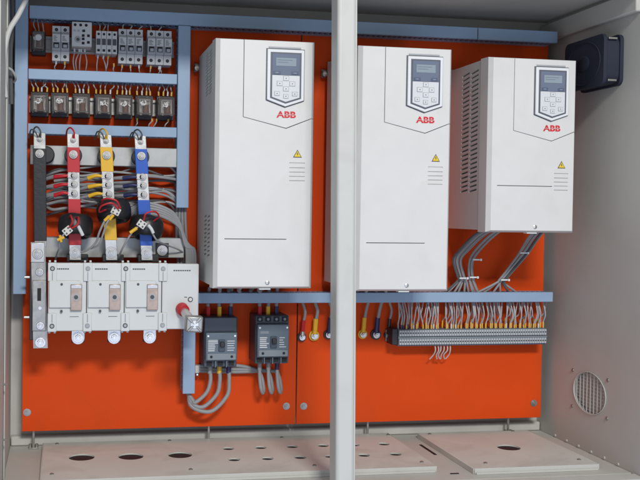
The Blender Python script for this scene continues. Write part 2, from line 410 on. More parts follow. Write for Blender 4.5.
    MB().box(x0 + 9.5, x1 - 9.5, y2 - .8, y2 - 1.5, zm, zt - 9).build('display', 'display', kp, .3)
    MB().box(x0 + 17, x1 - 17, y2 - 1.6, y2 - 2, zt - 33, zt - 17).build('screen', 'lcd', kp)
    for q, l in ((21, 30), (25.5, 22)): MB().box(x0 + 20, x0 + 20 + l, y2 - 2.05, y2 - 2.15, zt - q - 1, zt - q).build('display_line', 'display', kp)
    hk = hexa(9.5); kpts = [(hk[0][0], zm - .6), (hk[1][0], zm - .6), hk[2], hk[3], hk[4]]
    MB().prism(kpts, y2 - .8, y2 - 1.6).build('key_field', 'key', kp, .2)
    for sx_ in (x0 + 12, x1 - 12 - 14): MB().box(sx_, sx_ + 14, y2 - 1.6, y2 - 2.6, zm + 1.5, zm + 7.5).build('soft_key', 'softkey', kp, .6); MB().box(sx_ + 4, sx_ + 10, y2 - 2.65, y2 - 2.75, zm + 3.6, zm + 5).build('key_mark', 'lcd', kp)
    def key(a, b, s=8., sh=7.4):
        o = MB().box(a - s / 2 - .8, a + s / 2 + .8, y2 - 1.65, y2 - 1.9, b - sh / 2 - .8, b + sh / 2 + .8).build('key', 'key_gap', kp)
        MB().box(a - s / 2, a + s / 2, y2 - 1.95, y2 - 2.9, b - sh / 2, b + sh / 2).build('key_cap', 'key', o, .5)
        MB().box(a - .9, a + .9, y2 - 2.95, y2 - 3.1, b - .9, b + .9).build('key_mark', 'print', o)
    zc = zm - 17
    for (a, b) in ((0, 10.4), (0, -10.4), (-12.8, 0), (12.8, 0)): key(cx + a, zc + b, 10.4, 8.4)
    key(cx - 18, zc - 20, 9.5); key(cx + 18, zc - 20, 9.5); key(cx, zc - 25, 9)
    logo(t, X + 144, -d - .65, Z + h - 148, 12.5)
    warn_triangle(t, X + 168, -d - .05, Z + h - 226, 9)
    return t
L4 = [(-205, -168, 395, 485, 13), (-160, -122, 395, 485, 13), (-205, -168, 62, 150, 10), (-160, -122, 62, 150, 10)]
drive('tall white variable speed drive beside the blue vertical duct', 111.5, 332.3, 497, 259, L4)
drive('tall white variable speed drive partly hidden behind the grey door post', 404, 326.5, 501, 259, L4)
drive('short white variable speed drive hung next to the black fan', 699.7, 449, 372, 231.3, [(-176, -137, 88, 356, 27), (-130, -92, 88, 356, 27)])

# ------------------------------------------------------------------ rails and top row of devices
def din(label, x0, x1, z):
    MBx = MB().box(x0, x1, -2, -.4, z - 13, z + 13).box(x0, x1, -7, -2.2, z - 14, z - 12).box(x0, x1, -7, -2.2, z + 12, z + 14).box(x0, x1, -8.2, -7.2, z - 17.5, z - 12).box(x0, x1, -8.2, -7.2, z + 12, z + 17.5)
    return tag(MBx.build('mounting_rail', 'zinc'), label, 'rail')
din('zinc mounting rail carrying the row of breakers', -254, 58, 842)
din('zinc mounting rail carrying the row of seven relays', -254, 58, 712)

def breaker(label, x0, n, pw, group=None):
    z0, z1 = 802, 876; x1 = x0 + n * pw
    t = thing('miniature_breaker', label, 'breaker', ((x0 + x1) / 2, -35, z0), group)
    for k in range(n):
        a = x0 + k * pw + .25; b = a + pw - .5
        p = MB().prism([(a, z0), (b, z0), (b, z1), (a, z1)], -8.4, -46).build('pole_body', 'mcb', t, .6)
        MB().box(a, b, -58, -46.2, z0 + 20, z1 - 18).build('pole_front', 'mcb_grey', p, .8)
        MB().box(a + .8, b - .8, -58.9, -58.1, z0 + 38, z1 - 20).build('face_plate', 'mcb', p, .3)
        pm = MB()
        for q in range(4): pm.box(a + 3, a + random.uniform(8, 13), -59.2, -59, z1 - 24.5 - 2.9 * q, z1 - 23.4 - 2.9 * q)
        pm.build('printed_text', 'print', p)['kind'] = 'stuff'
        MB().box(a + 3, b - 3, -59.3, -58.1, z0 + 25.5, z0 + 36.5).build('toggle_slot', 'hole', p)
        s0 = MB(); s0.box(a + 4.6, b - 4.6, -66, -58.3, z0 + 25.8, z0 + 32); s0.build('toggle', 'mcb_grey', p, .7)
        for z in (z0 + 9, z1 - 8):
            MB().cyl(((a + b) / 2, z), 3.6, -46.05, -46.5, n=16).build('terminal_hole', 'hole', p)
            MB().cyl(((a + b) / 2, z), 1.5, -46.5, -46.8, n=12).build('terminal_screw', 'print', p)
    return t
breaker('two pole grey miniature breaker beside the single small relay', -207, 2, 18.2)
breaker('three pole miniature breaker next to the four way fuse block', -67, 3, 17.6)
breaker('three pole miniature breaker next to the blue vertical duct', -5, 3, 17.8)

t = thing('contactor_block', 'pale grey auxiliary contactor with round dial between breaker and fuse block', 'contactor', (-145, -35, 832))
MB().box(-166, -124, -62, -8.4, 832, 884).build('housing', 'mcb', t, 1.5)
MB().box(-166.4, -123.6, -50, -30, 852, 856).build('joint_line', 'mcb_grey', t)
for x in (-159, -147.5, -136): MB().cyl((x, 877), 3.1, -62.05, -62.6, n=14).build('terminal_hole', 'hole', t)
for x in (-160, -152, -143): MB().box(x - 2.4, x + 2.4, -62.6, -62.05, 863, 867).build('print_mark', 'mcb_grey', t)
o = MB().cyl((-153, 846), 6.5, -62.05, -64.5, n=22).build('dial', 'mcb_grey', t, .5); MB().cyl((-153, 846), 3.4, -64.6, -65.2, n=16).build('dial_core', 'print', o)
for (x, z) in ((-142, 855), (-131, 855), (-142, 848), (-131, 841), (-142, 839), (-141, 865)): MB().box(x - 2.8, x + 2.8, -62.7, -62.05, z - 2.6, z + 2.6).build('terminal_hole', 'hole', t)

t = thing('fuse_block', 'four way fuse block with four dark windows in the top row', 'fuse block', (-92, -35, 820))
for k in range(4):
    a = -115 + 11.3 * k
    p = MB().box(a + .2, a + 11, -56, -8.4, 820, 868).build('fuse_way', 'mcb', t, .6)
    MB().box(a + 1.6, a + 9.6, -57.2, -56.05, 838, 851).build('window', 'print', p, .3)
    MB().cyl((a + 5.6, 861), 2.7, -56.05, -56.6, n=14).build('terminal_hole', 'hole', p)
    MB().box(a + 3, a + 8.4, -56.6, -56.05, 824, 829).build('terminal_hole', 'hole', p)

def relay(label, x0, x1, z0, z1, group=None):
    t = thing('plug_in_relay', label, 'relay', ((x0 + x1) / 2, -35, z0), group)
    MB().box(x0 - 2, x1 + 2, -34, -8.4, z0 - 7, z1 + 5).build('socket', 'black', t, 1)
    MB().box(x0, x1, -66, -34.2, z0, z1).build('clear_case', 'smoke', t, 2.2, )
    cx, cz = (x0 + x1) / 2, (z0 + z1) / 2
    m = MB(); q = cx - 3 + jit(2); zq = cz + 4 + jit(2); a0 = random.uniform(0, 6)
    m.tube([(q + (5.4 + jit(.8)) * math.cos(a0 + 4.4 * i / 12), -66.5, zq + (4.6 + jit(.8)) * math.sin(a0 + 4.4 * i / 12)) for i in range(13)], 1., 6, 1)
    for k in range(9):
        u, v, l = q + jit(6) + (6 if k > 6 else 0), zq + jit(5), random.uniform(1.2, 3.4); s0 = len(m.v)
        m.box(u - l, u + l, -66.9 - .03 * k, -66.2, v - random.uniform(.4, .9), v + random.uniform(.4, 1.1)); m.turn(s0, (u, -66, v), jit(1.5), 'Y')
    MB().box(x0 + 4, x1 - 4, -50, -36, z0 + 4, z1 - 4).build('contact_frame', 'relay_frame', t, 1)
    MB().cyl((cx + 2, -56), 6.5, z0 + 5, z0 + 22, axis='z', n=16).build('coil', 'coil', t)
    MB().box(x0 + 5, x0 + 8, -62, -50.2, z0 + 5, z1 - 6).build('contact_blade', 'silver', t, .4)
    MB().box(x1 - 9, x1 - 7, -62, -50.2, z0 + 8, z1 - 5).build('contact_blade', 'silver', t, .4)
    MB().box(x0 + 5, x1 - 5, -62, -52, z1 - 9, z1 - 7).build('armature', 'silver', t, .4)
    m.build('case_glints', 'relay_glint', t)['kind'] = 'stuff'  # pale arc and strokes painted as reflections on the clear case
    for k in range(4):
        x = x0 + (x1 - x0) * (k + .5) / 4
        MB().cyl((x, z1 + 1.5), 2, -34.1, -35, n=10).build('socket_screw', 'zinc', t)
    return t
t = relay('single small relay beside the two pole breaker', -248, -223, 822, 860)
MB().cyl((-235, 846), 6.5, -66.2, -67.6, n=20).build('round_badge', 'label_white', t)
RX = [-232, -189.5, -144, -98, -53, -9.5, 37]
ORD = ['first', 'second', 'third', 'fourth', 'fifth', 'sixth', 'last']
for k, x in enumerate(RX): relay('%s relay of the row of seven counting from the tall edge duct' % ORD[k], x - 17, x + 17, 691, 731, 'row of seven relays')

# ------------------------------------------------------------------ wires
def cable(name, pts, r, material, label, cat, group=None, ends=(), n=8, sub=6):
    o = MB().tube(pts, r, n, sub).build(name, material)
    tag(o, label, cat, group)
    for (nm, a, b, rr, mm) in ends: MB().tube([a, b], rr, n, 1).build(nm, mm, o)
    return o
def thin(x, z, x2, z2, y=-40, y2=-30, label='', group='', fer=9, up=True, mt='wire', fm='ferrule', r=1.25):
    """wire from a terminal at x,z to the duct edge at x2,z2, with its ferrule at the terminal"""
    s = 1 if up else -1
    a = (x, y, z); b = (x + jit(.8), y, z + s * fer)
    mid = ((x + x2) / 2 + jit(5), (y + y2) / 2 - random.uniform(2, 12), (z + z2) / 2 + s * 2)
    return cable('control_wire', [b, mid, (x2, y2, z2)], r, mt, label, 'wire', group, [('ferrule', a, b, 1.9, fm)], 6, 5)
FM = ['ferrule', 'ferrule', 'ferrule', 'label_white', 'sleeve_yellow']
for x in RX:
    for k in range(4):
        thin(x - 14 + 9.3 * k + jit(1.5), 736, x - 16 + 10.5 * k + jit(7), 763, -38, -34, 'pale wire with tan ferrule from the relay row up into the blue duct', 'wires above the relay row', 9, fm=random.choice(FM[:4]))
for x in (-24, 18, 44, 8):
    thin(x, 686, x - 7 + jit(3), 664, -38, -34, 'pale wire hanging below the relay row into the duct beneath', 'wires below the relay row', 6, False)
for (x, zt) in ((-242, 864), (-235, 864), (-225, 864), (-106, 872), (-98, 872), (-89, 872), (-57, 877), (-40, 877), (-22, 877), (4, 877), (22, 877)):
    thin(x, zt - 3, x + jit(6), 890, -40, -34, 'pale wire from the top of the breaker row up into the top duct', 'wires above the breaker row', 5)
for (x, zb) in ((-198, 802), (-180, 802), (-150, 830), (-146, 830), (-138, 830), (-160, 830), (-110, 818), (-98, 818), (-88, 818), (-76, 802), (-58, 800), (-40, 800), (-22, 800), (4, 800), (22, 800), (25, 800)):
    thin(x, zb, x + jit(7), 779, -42, -34, 'pale wire from the foot of the breaker row down into the blue duct', 'wires below the breaker row', 7, False, fm=random.choice(['label_white', 'ferrule', 'label_white']))

# ------------------------------------------------------------------ busbar supports, busbars, current transformers
ch = MB().box(-250, 61, -30, -.4, 582, 586).box(-250, 61, -30, -.4, 616, 620).box(-250, 61, -60, -30.2, 580, 621)
tag(ch.build('support_channel', 'galv', None, 1.5), 'grey support channel across the tops of the four busbars', 'channel')
ch = MB().box(-222, 79, -62, -.4, 384, 427)
tag(ch.build('support_channel', 'galv', None, 1.5), 'grey support channel behind the top of the load break switch', 'channel')
t = thing('channel_bolt', 'bolt on a black square washer at the end of the grey channel', 'bolt', (30, -62, 384))
MB().box(17, 45, -66, -62.2, 386, 416).build('washer_plate', 'black', t, 1); bolt(t, 31, -66.2, 400, 6)

BAR = {'black': (-230, -226, 'rubber'), 'red': (-162, -155, 'sleeve_red'), 'yellow': (-95, -80, 'sleeve_yellow'), 'blue': (-23, -6, 'sleeve_blue')}
def bx(col, z): a, b, _ = BAR[col]; return a + (b - a) * (642 - z) / (642 - 390)
def slab(m, col, z0, z1, y0, y1, hw):
    m.rings([[(bx(col, z0) - hw, y0, z0), (bx(col, z0) + hw, y0, z0), (bx(col, z0) + hw, y1, z0), (bx(col, z0) - hw, y1, z0)],
             [(bx(col, z1) - hw, y0, z1), (bx(col, z1) + hw, y0, z1), (bx(col, z1) + hw, y1, z1), (bx(col, z1) - hw, y1, z1)]])
    return m
for col in BAR:
    mt = BAR[col][2]; xt = bx(col, 600)
    i = thing('standoff_insulator', 'black round standoff insulator behind the %s busbar' % col, 'insulator', (xt, -80, 582))
    xo = 12 if col == 'black' else 0
    MB().cyl((xt + xo, 599), 18, 0, 0, n=28, prof=((-60.2, 15), (-66, 18), (-72, 15.5), (-80, 18), (-86, 15.5), (-94, 18.5), (-103.8, 16))).build('ribbed_body', 'black', i)
    t = thing('busbar', {'black': 'flat neutral busbar sleeved in black beside the blue vertical duct', 'red': 'red sleeved flat busbar with three cable bolts',
              'yellow': 'yellow sleeved flat busbar with three cable bolts', 'blue': 'blue sleeved flat busbar with three cable bolts'}[col], 'busbar', (bx(col, 500), -107, 382), 'busbars')
    end = 408 if col == 'black' else 381
    slab(MB(), col, end, 643, -104, -110, 12).build('bar', 'silver', t, .8)
    if col == 'black': segs = [(420, 611)]
    elif col == 'yellow': segs = [(566, 617), (423, 508)]
    else: segs = [(563, 615), (412, 508)]
    for (a, b) in segs: slab(MB(), col, a, b, -103.2, -110.9, 12.9).build('sleeve', mt, t, 1.2, 3)
    bolt(t, bx(col, 629), -110.1, 630, 3.6, 4, 1.7)
    bolt(t, bx(col, 600), -111 if col != 'black' else -110.9, 600, 6.2, 5, 1.45)
    if col != 'black':
        for z in (556, 538, 519): bolt(t, bx(col, z), -110.1, z, 4.6, 4, 1.75)
        bolt(t, bx(col, 397), -110.1, 397, 6.6, 5, 1.85)
# small wires at the tops of the bars
for (col, mt, word) in (('black', 'cable_dark', 'black'), ('red', 'sleeve_red', 'red'), ('yellow', 'sleeve_yellow', 'yellow'), ('blue', 'cable_dark', 'dark')):
    x = bx(col, 636)
    cable('sensing_wire', [(x + 1, -113, 632), (x + 2, -122, 645), (x - 5, -112, 655), (x - 12, -92, 652), (x - 14, -66, 640)], 1.7, mt, 'thin %s looped wire bolted to the top of the %s busbar' % (word, col), 'wire',
          None, [('ring_terminal', (x + 1, -111.5, 631), (x + 1, -113.5, 640), 2.8, mt if col != 'blue' else 'print')])
    if col in ('blue', 'black', 'yellow'):
        cable('sensing_wire', [(x - 3, -113, 634), (x - 10, -124, 646), (x - 18, -110, 648), (x - 22, -80, 634)], 1.5, 'cable_dark', 'second thin dark wire looped at the top of the %s busbar' % col, 'wire')

# power cables bolted to the bars from their left side
def lugcable(col, z, sleeve, path, label, group):
    x = bx(col, z); e = Vector((x - 12, -112.5, z)); b = Vector((x - 24, -111, z + jit(1.5))); c = Vector((x - 40, -104, z - 3 + jit(2)))
    o = cable('power_cable', [tuple(c)] + path, 3.4, 'cable', label, 'cable', group, [], 8, 6)
    MB().tube([tuple(e), tuple(b), tuple(c)], 4, 10, 4, taper=(2.9, 4.7)).build('sleeve', sleeve, o)
    MB().box(x - 13, x - 1, -112.9, -111.2, z - 4.5, z + 4.5).build('lug', 'silver', o, .5)
for k, z in enumerate((556, 538, 519)):
    lugcable('red', z, 'sleeve_red', [(-212, -92, z - 6), (-226, -78, z - 12), (-240, -50, z - 22)], 'grey cable with red sleeve on the %s bolt of the red busbar' % ('upper', 'middle', 'lower')[k], 'cables on the red busbar')
    lugcable('yellow', z, 'sleeve_yellow', [(-142, -94, z - 8), (-162, -80, z - 14), (-190, -60, z - 16), (-225, -48, z - 26)], 'grey cable with yellow sleeve on the %s bolt of the yellow busbar' % ('upper', 'middle', 'lower')[k], 'cables on the yellow busbar')
    lugcable('blue', z, 'sleeve_navy', [(-72, -94, z - 3), (-100, -78, z - 4), (-140, -60, z - 2), (-200, -48, z - 10)], 'grey cable with dark blue sleeve on the %s bolt of the blue busbar' % ('upper', 'middle', 'lower')[k], 'cables on the blue busbar')
for (p, lb) in (([(-225, -40, 500), (-205, -66, 486), (-180, -72, 488), (-150, -70, 492), (-110, -66, 500)], 'grey cable passing low behind the red busbar'),
               ([(-150, -60, 552), (-110, -66, 550), (-60, -66, 556), (0, -62, 560), (50, -50, 556), (74, -40, 552)], 'grey cable passing behind the blue busbar to the duct'),
               ([(-210, -44, 530), (-170, -60, 536), (-120, -58, 541), (-70, -55, 545), (-20, -50, 548)], 'grey cable passing behind the red and yellow busbars')):
    cable('power_cable', p, 3.2, 'cable', lb, 'cable')
for k in range(14):
    z = 568 - 6 * k + jit(6); z2 = z + jit(20)
    cable('power_cable', [(-236, -30, z - 16), (-190, -50 - jit(8), z + jit(7)), (-140, -58 + jit(8), z2 + jit(8)), (-80, -54 + jit(8), z2 + jit(9)), (-20, -48, z2 + jit(9)), (40, -40, z2 - 4 + jit(14)), (74, -30, z2 - 14 + jit(20))], 2.6, ['cable', 'cable_dark', 'wire'][k % 3], 'tangled cable running across the panel behind the busbars', 'cable', 'tangled cables behind the busbars')
# fan of cables from the blue bar down past the switch
for k in range(5):
    d = 7.5 * k
    cable('power_cable', [(-60 + d, -66, 470 + k * 2), (-20, -74 - k, 500 - d * .7), (20 + d * .2, -76 - k, 497 - d * .75), (56 + d * .35, -74, 478 - d * .9), (80 + d * .25 - 6, -72, 440 - d), (84 + d * .55, -70, 400), (84 + d * .6, -68, 330), (86 + d * .5, -64, 312)], 3.7, 'cable',
          'thick grey cable curving right from the blue busbar down past the switch', 'cable', 'cables curving down past the switch')
for k in range(4):
    cable('power_cable', [(66 + 6 * k, -34 - 3 * (k % 2), 500), (64 + 6.5 * k, -40, 470), (66 + 7 * k, -38, 420), (70 + 7 * k, -38, 360), (72 + 7 * k, -36, 315)], 3.1, 'cable', 'grey cable dropping out of the foot of the vertical duct', 'cable', 'cables out of the foot of the vertical duct')

# current transformers: taped black rings round the bars
def transformer(col, cx, z, tilt, label, bxy, ang):
    t = thing('current_transformer', label, 'transformer', (cx, -108, z - 26), 'current transformers')
    m = MB(); N, K = 36, 14; rings = []
    m2 = []
    for i in range(N):
        a = 2 * math.pi * i / N; ring = []
        wob = 1 + .035 * math.sin(5 * a + z)
        for k in range(K):
            b = 2 * math.pi * k / K
            rr = 24 + 12.5 * math.copysign(abs(math.cos(b)) ** .8, math.cos(b)); hh = 22 * wob * math.copysign(abs(math.sin(b)) ** .8, math.sin(b))
            ring.append((cx + rr * math.cos(a), -107 + rr * math.sin(a), z + hh))
        m2.append(ring)
    b0 = 0
    for r in m2: m.v += r
    for i in range(N):
        for k in range(K):
            m.f.append((i * K + k, i * K + (k + 1) % K, ((i + 1) % N) * K + (k + 1) % K, ((i + 1) % N) * K + k))
    m.turn(0, (cx, -107, z), R(tilt), 'Y'); m.turn(0, (cx, -107, z), R(-16), 'X')
    m.build('taped_ring', 'rubber', t)
    x, zz = bxy; q = MB(); q.box(x - 9, x + 9, -162, -152, zz - 7.5, zz + 7.5); q.turn(0, (x, -157, zz), ang, 'Y'); o = q.build('terminal_block', 'block', t, 1)
    h = MB()
    for a in (-4.5, 4.5):
        for b in (-3.5, 3.5): h.cyl((x + a, zz + b), 2, -162.1, -162.5, n=10)
    h.turn(0, (x, -157, zz), ang, 'Y'); h.build('terminal_hole', 'print', o)
    return t
transformer('red', -155, 451, 4, 'black taped current transformer round the red busbar', (-172, 443), -.7)
transformer('yellow', -76, 483, -6, 'black taped current transformer round the yellow busbar', (-75, 484), .45)
transformer('blue', -8, 450, 8, 'black taped current transformer round the blue busbar', (-22, 458), .6)
def lead(p, mt, lb, r=1.8, ends=()): cable('transformer_lead', p, r, mt, lb, 'wire', None, ends)
lead([(-168, -163, 450), (-162, -168, 462), (-166, -160, 474), (-168, -128, 468)], 'sleeve_red', 'red lead looping above the terminal of the red transformer')
lead([(-164, -163, 448), (-152, -166, 456), (-150, -158, 470), (-158, -128, 468)], 'sleeve_red', 'second red lead looping beside the terminal of the red transformer')
lead([(-150, -158, 452), (-146, -162, 444), (-141, -160, 434)], 'label_white', 'white sleeve hanging from the red transformer', 3.6)
lead([(-178, -162, 437), (-186, -160, 426), (-188, -150, 408), (-192, -130, 396), (-196, -100, 380)], 'cable', 'grey lead with yellow clip below the red transformer', 1.8, [('clip', (-192, -163, 424), (-178, -163, 430), 3, 'sleeve_yellow'), ('clip', (-187, -163, 434), (-184, -163, 420), 2.6, 'sleeve_yellow')])
lead([(-70, -163, 488), (-84, -170, 500), (-104, -166, 494), (-108, -150, 482), (-92, -136, 487)], 'sleeve_red', 'red lead looping left of the terminal of the yellow transformer')
lead([(-66, -163, 490), (-76, -170, 506), (-100, -162, 508), (-104, -124, 492)], 'sleeve_red', 'second red lead looping above the terminal of the yellow transformer')
lead([(-82, -163, 478), (-96, -164, 466), (-108, -160, 440), (-114, -150, 420), (-130, -140, 404), (-144, -128, 398)], 'cable', 'grey lead sweeping down left from the yellow transformer', 2.2, [('clip', (-88, -165, 474), (-98, -165, 464), 3.2, 'sleeve_yellow')])
lead([(-80, -163, 474), (-92, -166, 462), (-100, -162, 438), (-108, -152, 416), (-124, -138, 406)], 'cable', 'second grey lead sweeping down left from the yellow transformer', 2, [('clip', (-80, -166, 476), (-88, -167, 466), 3, 'sleeve_yellow')])
lead([(-18, -163, 466), (-14, -170, 480), (4, -166, 484), (14, -150, 474), (2, -134, 462)], 'sleeve_red', 'red lead looping above the terminal of the blue transformer')
lead([(-8, -160, 456), (-2, -162, 448), (2, -160, 440)], 'label_white', 'white sleeve hanging from the blue transformer', 3.4)
lead([(0, -158, 440), (12, -150, 424), (40, -100, 412), (62, -80, 404), (84, -50, 392)], 'cable', 'grey lead running right from the blue transformer', 1.8)
lead([(-30, -162, 452), (-42, -162, 440), (-54, -158, 420), (-62, -144, 402), (-66, -104, 384)], 'cable', 'grey lead with yellow clip left of the blue transformer', 2, [('clip', (-32, -164, 450), (-46, -164, 440), 3.6, 'sleeve_yellow')])

# ------------------------------------------------------------------ load break switch
sw = thing('load_break_switch', 'large pale grey three pole load break switch with a handle shaft', 'switch', (-56, -100, 237))
Z0, Z1, YF = 238, 377, -150
xs = [-210, -132, -55, 22, 100]
MB().box(-206, 96, -128, -62.5, 246, 372).build('rear_case', 'switch_dark', sw, 2)
for k in range(4):
    a, b = xs[k] + .6, xs[k + 1] - .6
    p = MB().box(a, b, YF, -128.2, Z0 + (2 if k == 3 else 0), Z1 - (1 if k == 3 else 0)).build('pole_cover' if k < 3 else 'mechanism_cover', 'switch', sw, 2.2, 3)
    if k < 3:
        MB().box(a + 2, b - 12, YF - 5, YF - .1, Z0 + 48, Z1 - 36).build('raised_face', 'switch', p, 1.6)
        for z in (Z0 + 32, Z0 + 28): pass
        wx = a + 45
        MB().box(wx, wx + 23, YF - 8, YF - 5.1, Z0 + 43, Z1 - 43).build('contact_window', 'copper', p, 1)
        MB().box(wx + 1, wx + 22, YF - 9, YF - 8.1, Z1 - 51, Z1 - 44).build('window_flap', 'silver', p, .5)
        MB().cyl((wx + 11, Z0 + 70), 7, YF - 8.1, YF - 8.9, n=22).build('window_washer', 'zinc', p); MB().cyl((wx + 11, Z0 + 70), 4.3, YF - 9, YF - 9.6, n=18).build('window_screw', 'print', p)
        for z in (Z0 + 41, Z1 - 43): MB().cyl((a + 27, z), 2.6, YF - .1 if z < Z0 + 45 else YF - 5.1, YF - 5.9, n=14).build('indicator_dot', 'print', p)
        m = MB()
        for q in range(6): m.box(a + 16 + q * 4.4, a + 19.4 + q * 4.4, YF - .5, YF - .1, Z1 - 13.2, Z1 - 10.6)
        m.box(a + 44, a + 62, YF - .5, YF - .1, Z0 + 29, Z0 + 30)
        m.build('printed_text', 'print', p)['kind'] = 'stuff'
for k, x in enumerate(xs[:4]):                      # clamping ears on the joints
    for (z, s) in ((Z1 - 11, 1), (Z0 + 11, -1)):
        xx = x + (9 if k == 0 else 2)
        o = MB().box(xx - 9, xx + 9, YF - 4, YF - .1, min(z + 12 * s, z - 26 * s), max(z + 12 * s, z - 26 * s)).build('clamp_ear', 'switch', sw, 1.4)
        MB().box(xx - .9, xx + .9, YF - 4.5, YF - 4.1, min(z - 7 * s, z - 24 * s), max(z - 7 * s, z - 24 * s)).build('ear_groove', 'switch_dark', o)
        MB().cyl((xx, z), 5, YF - 4.1, YF - 4.9, n=20).build('ear_ring', 'print' if k in (0, 2) else 'switch_dark', o); MB().cyl((xx, z), 3, YF - 5, YF - 5.5, n=16).build('ear_screw', 'zinc', o)
        for dx in (-5.5, 5.5): MB().box(xx + dx - 2.2, xx + dx + 2.2, YF + 6, YF + 16, min(z + 12 * s, z + 16 * s), max(z + 12 * s, z + 16 * s)).build('ear_tab', 'switch', o, .6)
m = MB()
for q in range(8): m.box(46 + q * 4.6, 49.4 + q * 4.6, YF - .5, YF - .1, Z1 - 16, Z1 - 13.6)
m.box(69, 75, YF - .5, YF - .1, 306, 307.5); m.build('printed_text', 'print', sw)['kind'] = 'stuff'
o = MB().cyl((82, 302), 5.4, YF - .1, YF - 1.4, n=22).build('off_mark', 'print', sw); MB().cyl((82, 302), 3.5, YF - 1.5, YF - 2, n=20).build('off_mark_core', 'switch', o)
# shaft with its red collar and square coupling
sh = MB().tube([(66, YF - 1, 281), (76, YF - 78, 264)], 9, 20, 1).build('shaft', 'steel', sw)
MB().tube([(64, YF + 1, 283), (67, YF - 14, 279.6)], 13.5, 24, 1, taper=(13.5, 12.5)).build('red_collar', 'sleeve_red', sh, 1)
m = MB().box(60, 94, -252, -226, 246, 278); m.turn(0, (77, -240, 262), .06, 'Y'); co = m.build('coupling', 'zinc', sh, 3)
for a in (45, 135):
    m = MB().box(77 - 19, 77 + 19, -255, -252.1, 260, 264); m.turn(0, (77, -250, 262), R(a), 'Y'); m.build('coupling_rib', 'zinc', co, 1)
bolt_mb(77, -252.2, 262, 4, 3).build('coupling_bolt', 'steel', co)
# terminals below the switch, and dark feet above
for k, x in enumerate((-148, -74, 0)):
    lg = thing('terminal_lug', 'flat metal terminal with a bolt under the load break switch', 'terminal', (x, -126, 208), 'terminals under the switch')
    MB().prism([(x - 13.5, 239.5), (x + 13.5, 239.5)] + [(x + 13.5 * math.cos(R(-a)), 221 + 13.5 * math.sin(R(-a))) for a in range(0, 181, 18)], -130, -124).build('tongue', 'silver', lg, .8); bolt(lg, x, -130.1, 222, 6.6, 6, 1.7)
    MB().box(x - 13, x + 13, -123.8, -112, 210, 238).build('support_foot', 'black', lg, 1)
    MB().box(x - 24, x + 20, -103, -63, 377.5, 392).build('barrier', 'black', sw, 1)

# neutral link left of the switch
nl = thing('neutral_link', 'slotted steel neutral link bar bolted left of the load break switch', 'link', (-227, -120, 200))
sh_ = lambda z: -231 + 7 * (418 - z) / 216
m = MB(); m.rings([[(sh_(z) - 14.5, -118, z), (sh_(z) + 14.5, -118, z), (sh_(z) + 14.5, -124, z), (sh_(z) - 14.5, -124, z)] for z in (200, 236, 336, 418)]); lb = m.build('link_bar', 'zinc', nl)
MB().box(sh_(300) - 14, sh_(300) + 14, -128, -124.2, 236, 340).build('link_cover', 'zinc', nl, 1.2)
m = MB().box(sh_(308) - 3.8, sh_(308) + 3.8, -128.6, -128.1, 298, 324); m.build('slot', 'hole', nl)
MB().box(sh_(404) - 14.5, sh_(404) + 13, -126.5, -124.2, 377, 417).build('top_tongue', 'silver', nl, 1)
bolt(nl, sh_(394) - 1, -126.6, 394, 7, 6, 1.6); bolt(nl, sh_(357) + 2, -124.2, 357, 5.5, 5, 1.5); bolt(nl, sh_(247) + 1, -128.1, 247, 5.5, 5, 1.5); bolt(nl, sh_(212), -124.2, 212, 7, 6, 1.6)
MB().cyl((sh_(283) + 1, 283), 3.4, -128.1, -129.2, n=14).build('pin', 'steel', nl)
MB().box(-247, -212, -117.8, -96, 216, 376).build('insulating_back', 'black', nl, 1)
for z in (345, 262): MB().cyl((-106, z), 3.2, -247, -258, axis='x', n=10).build('side_stud', 'steel', nl)

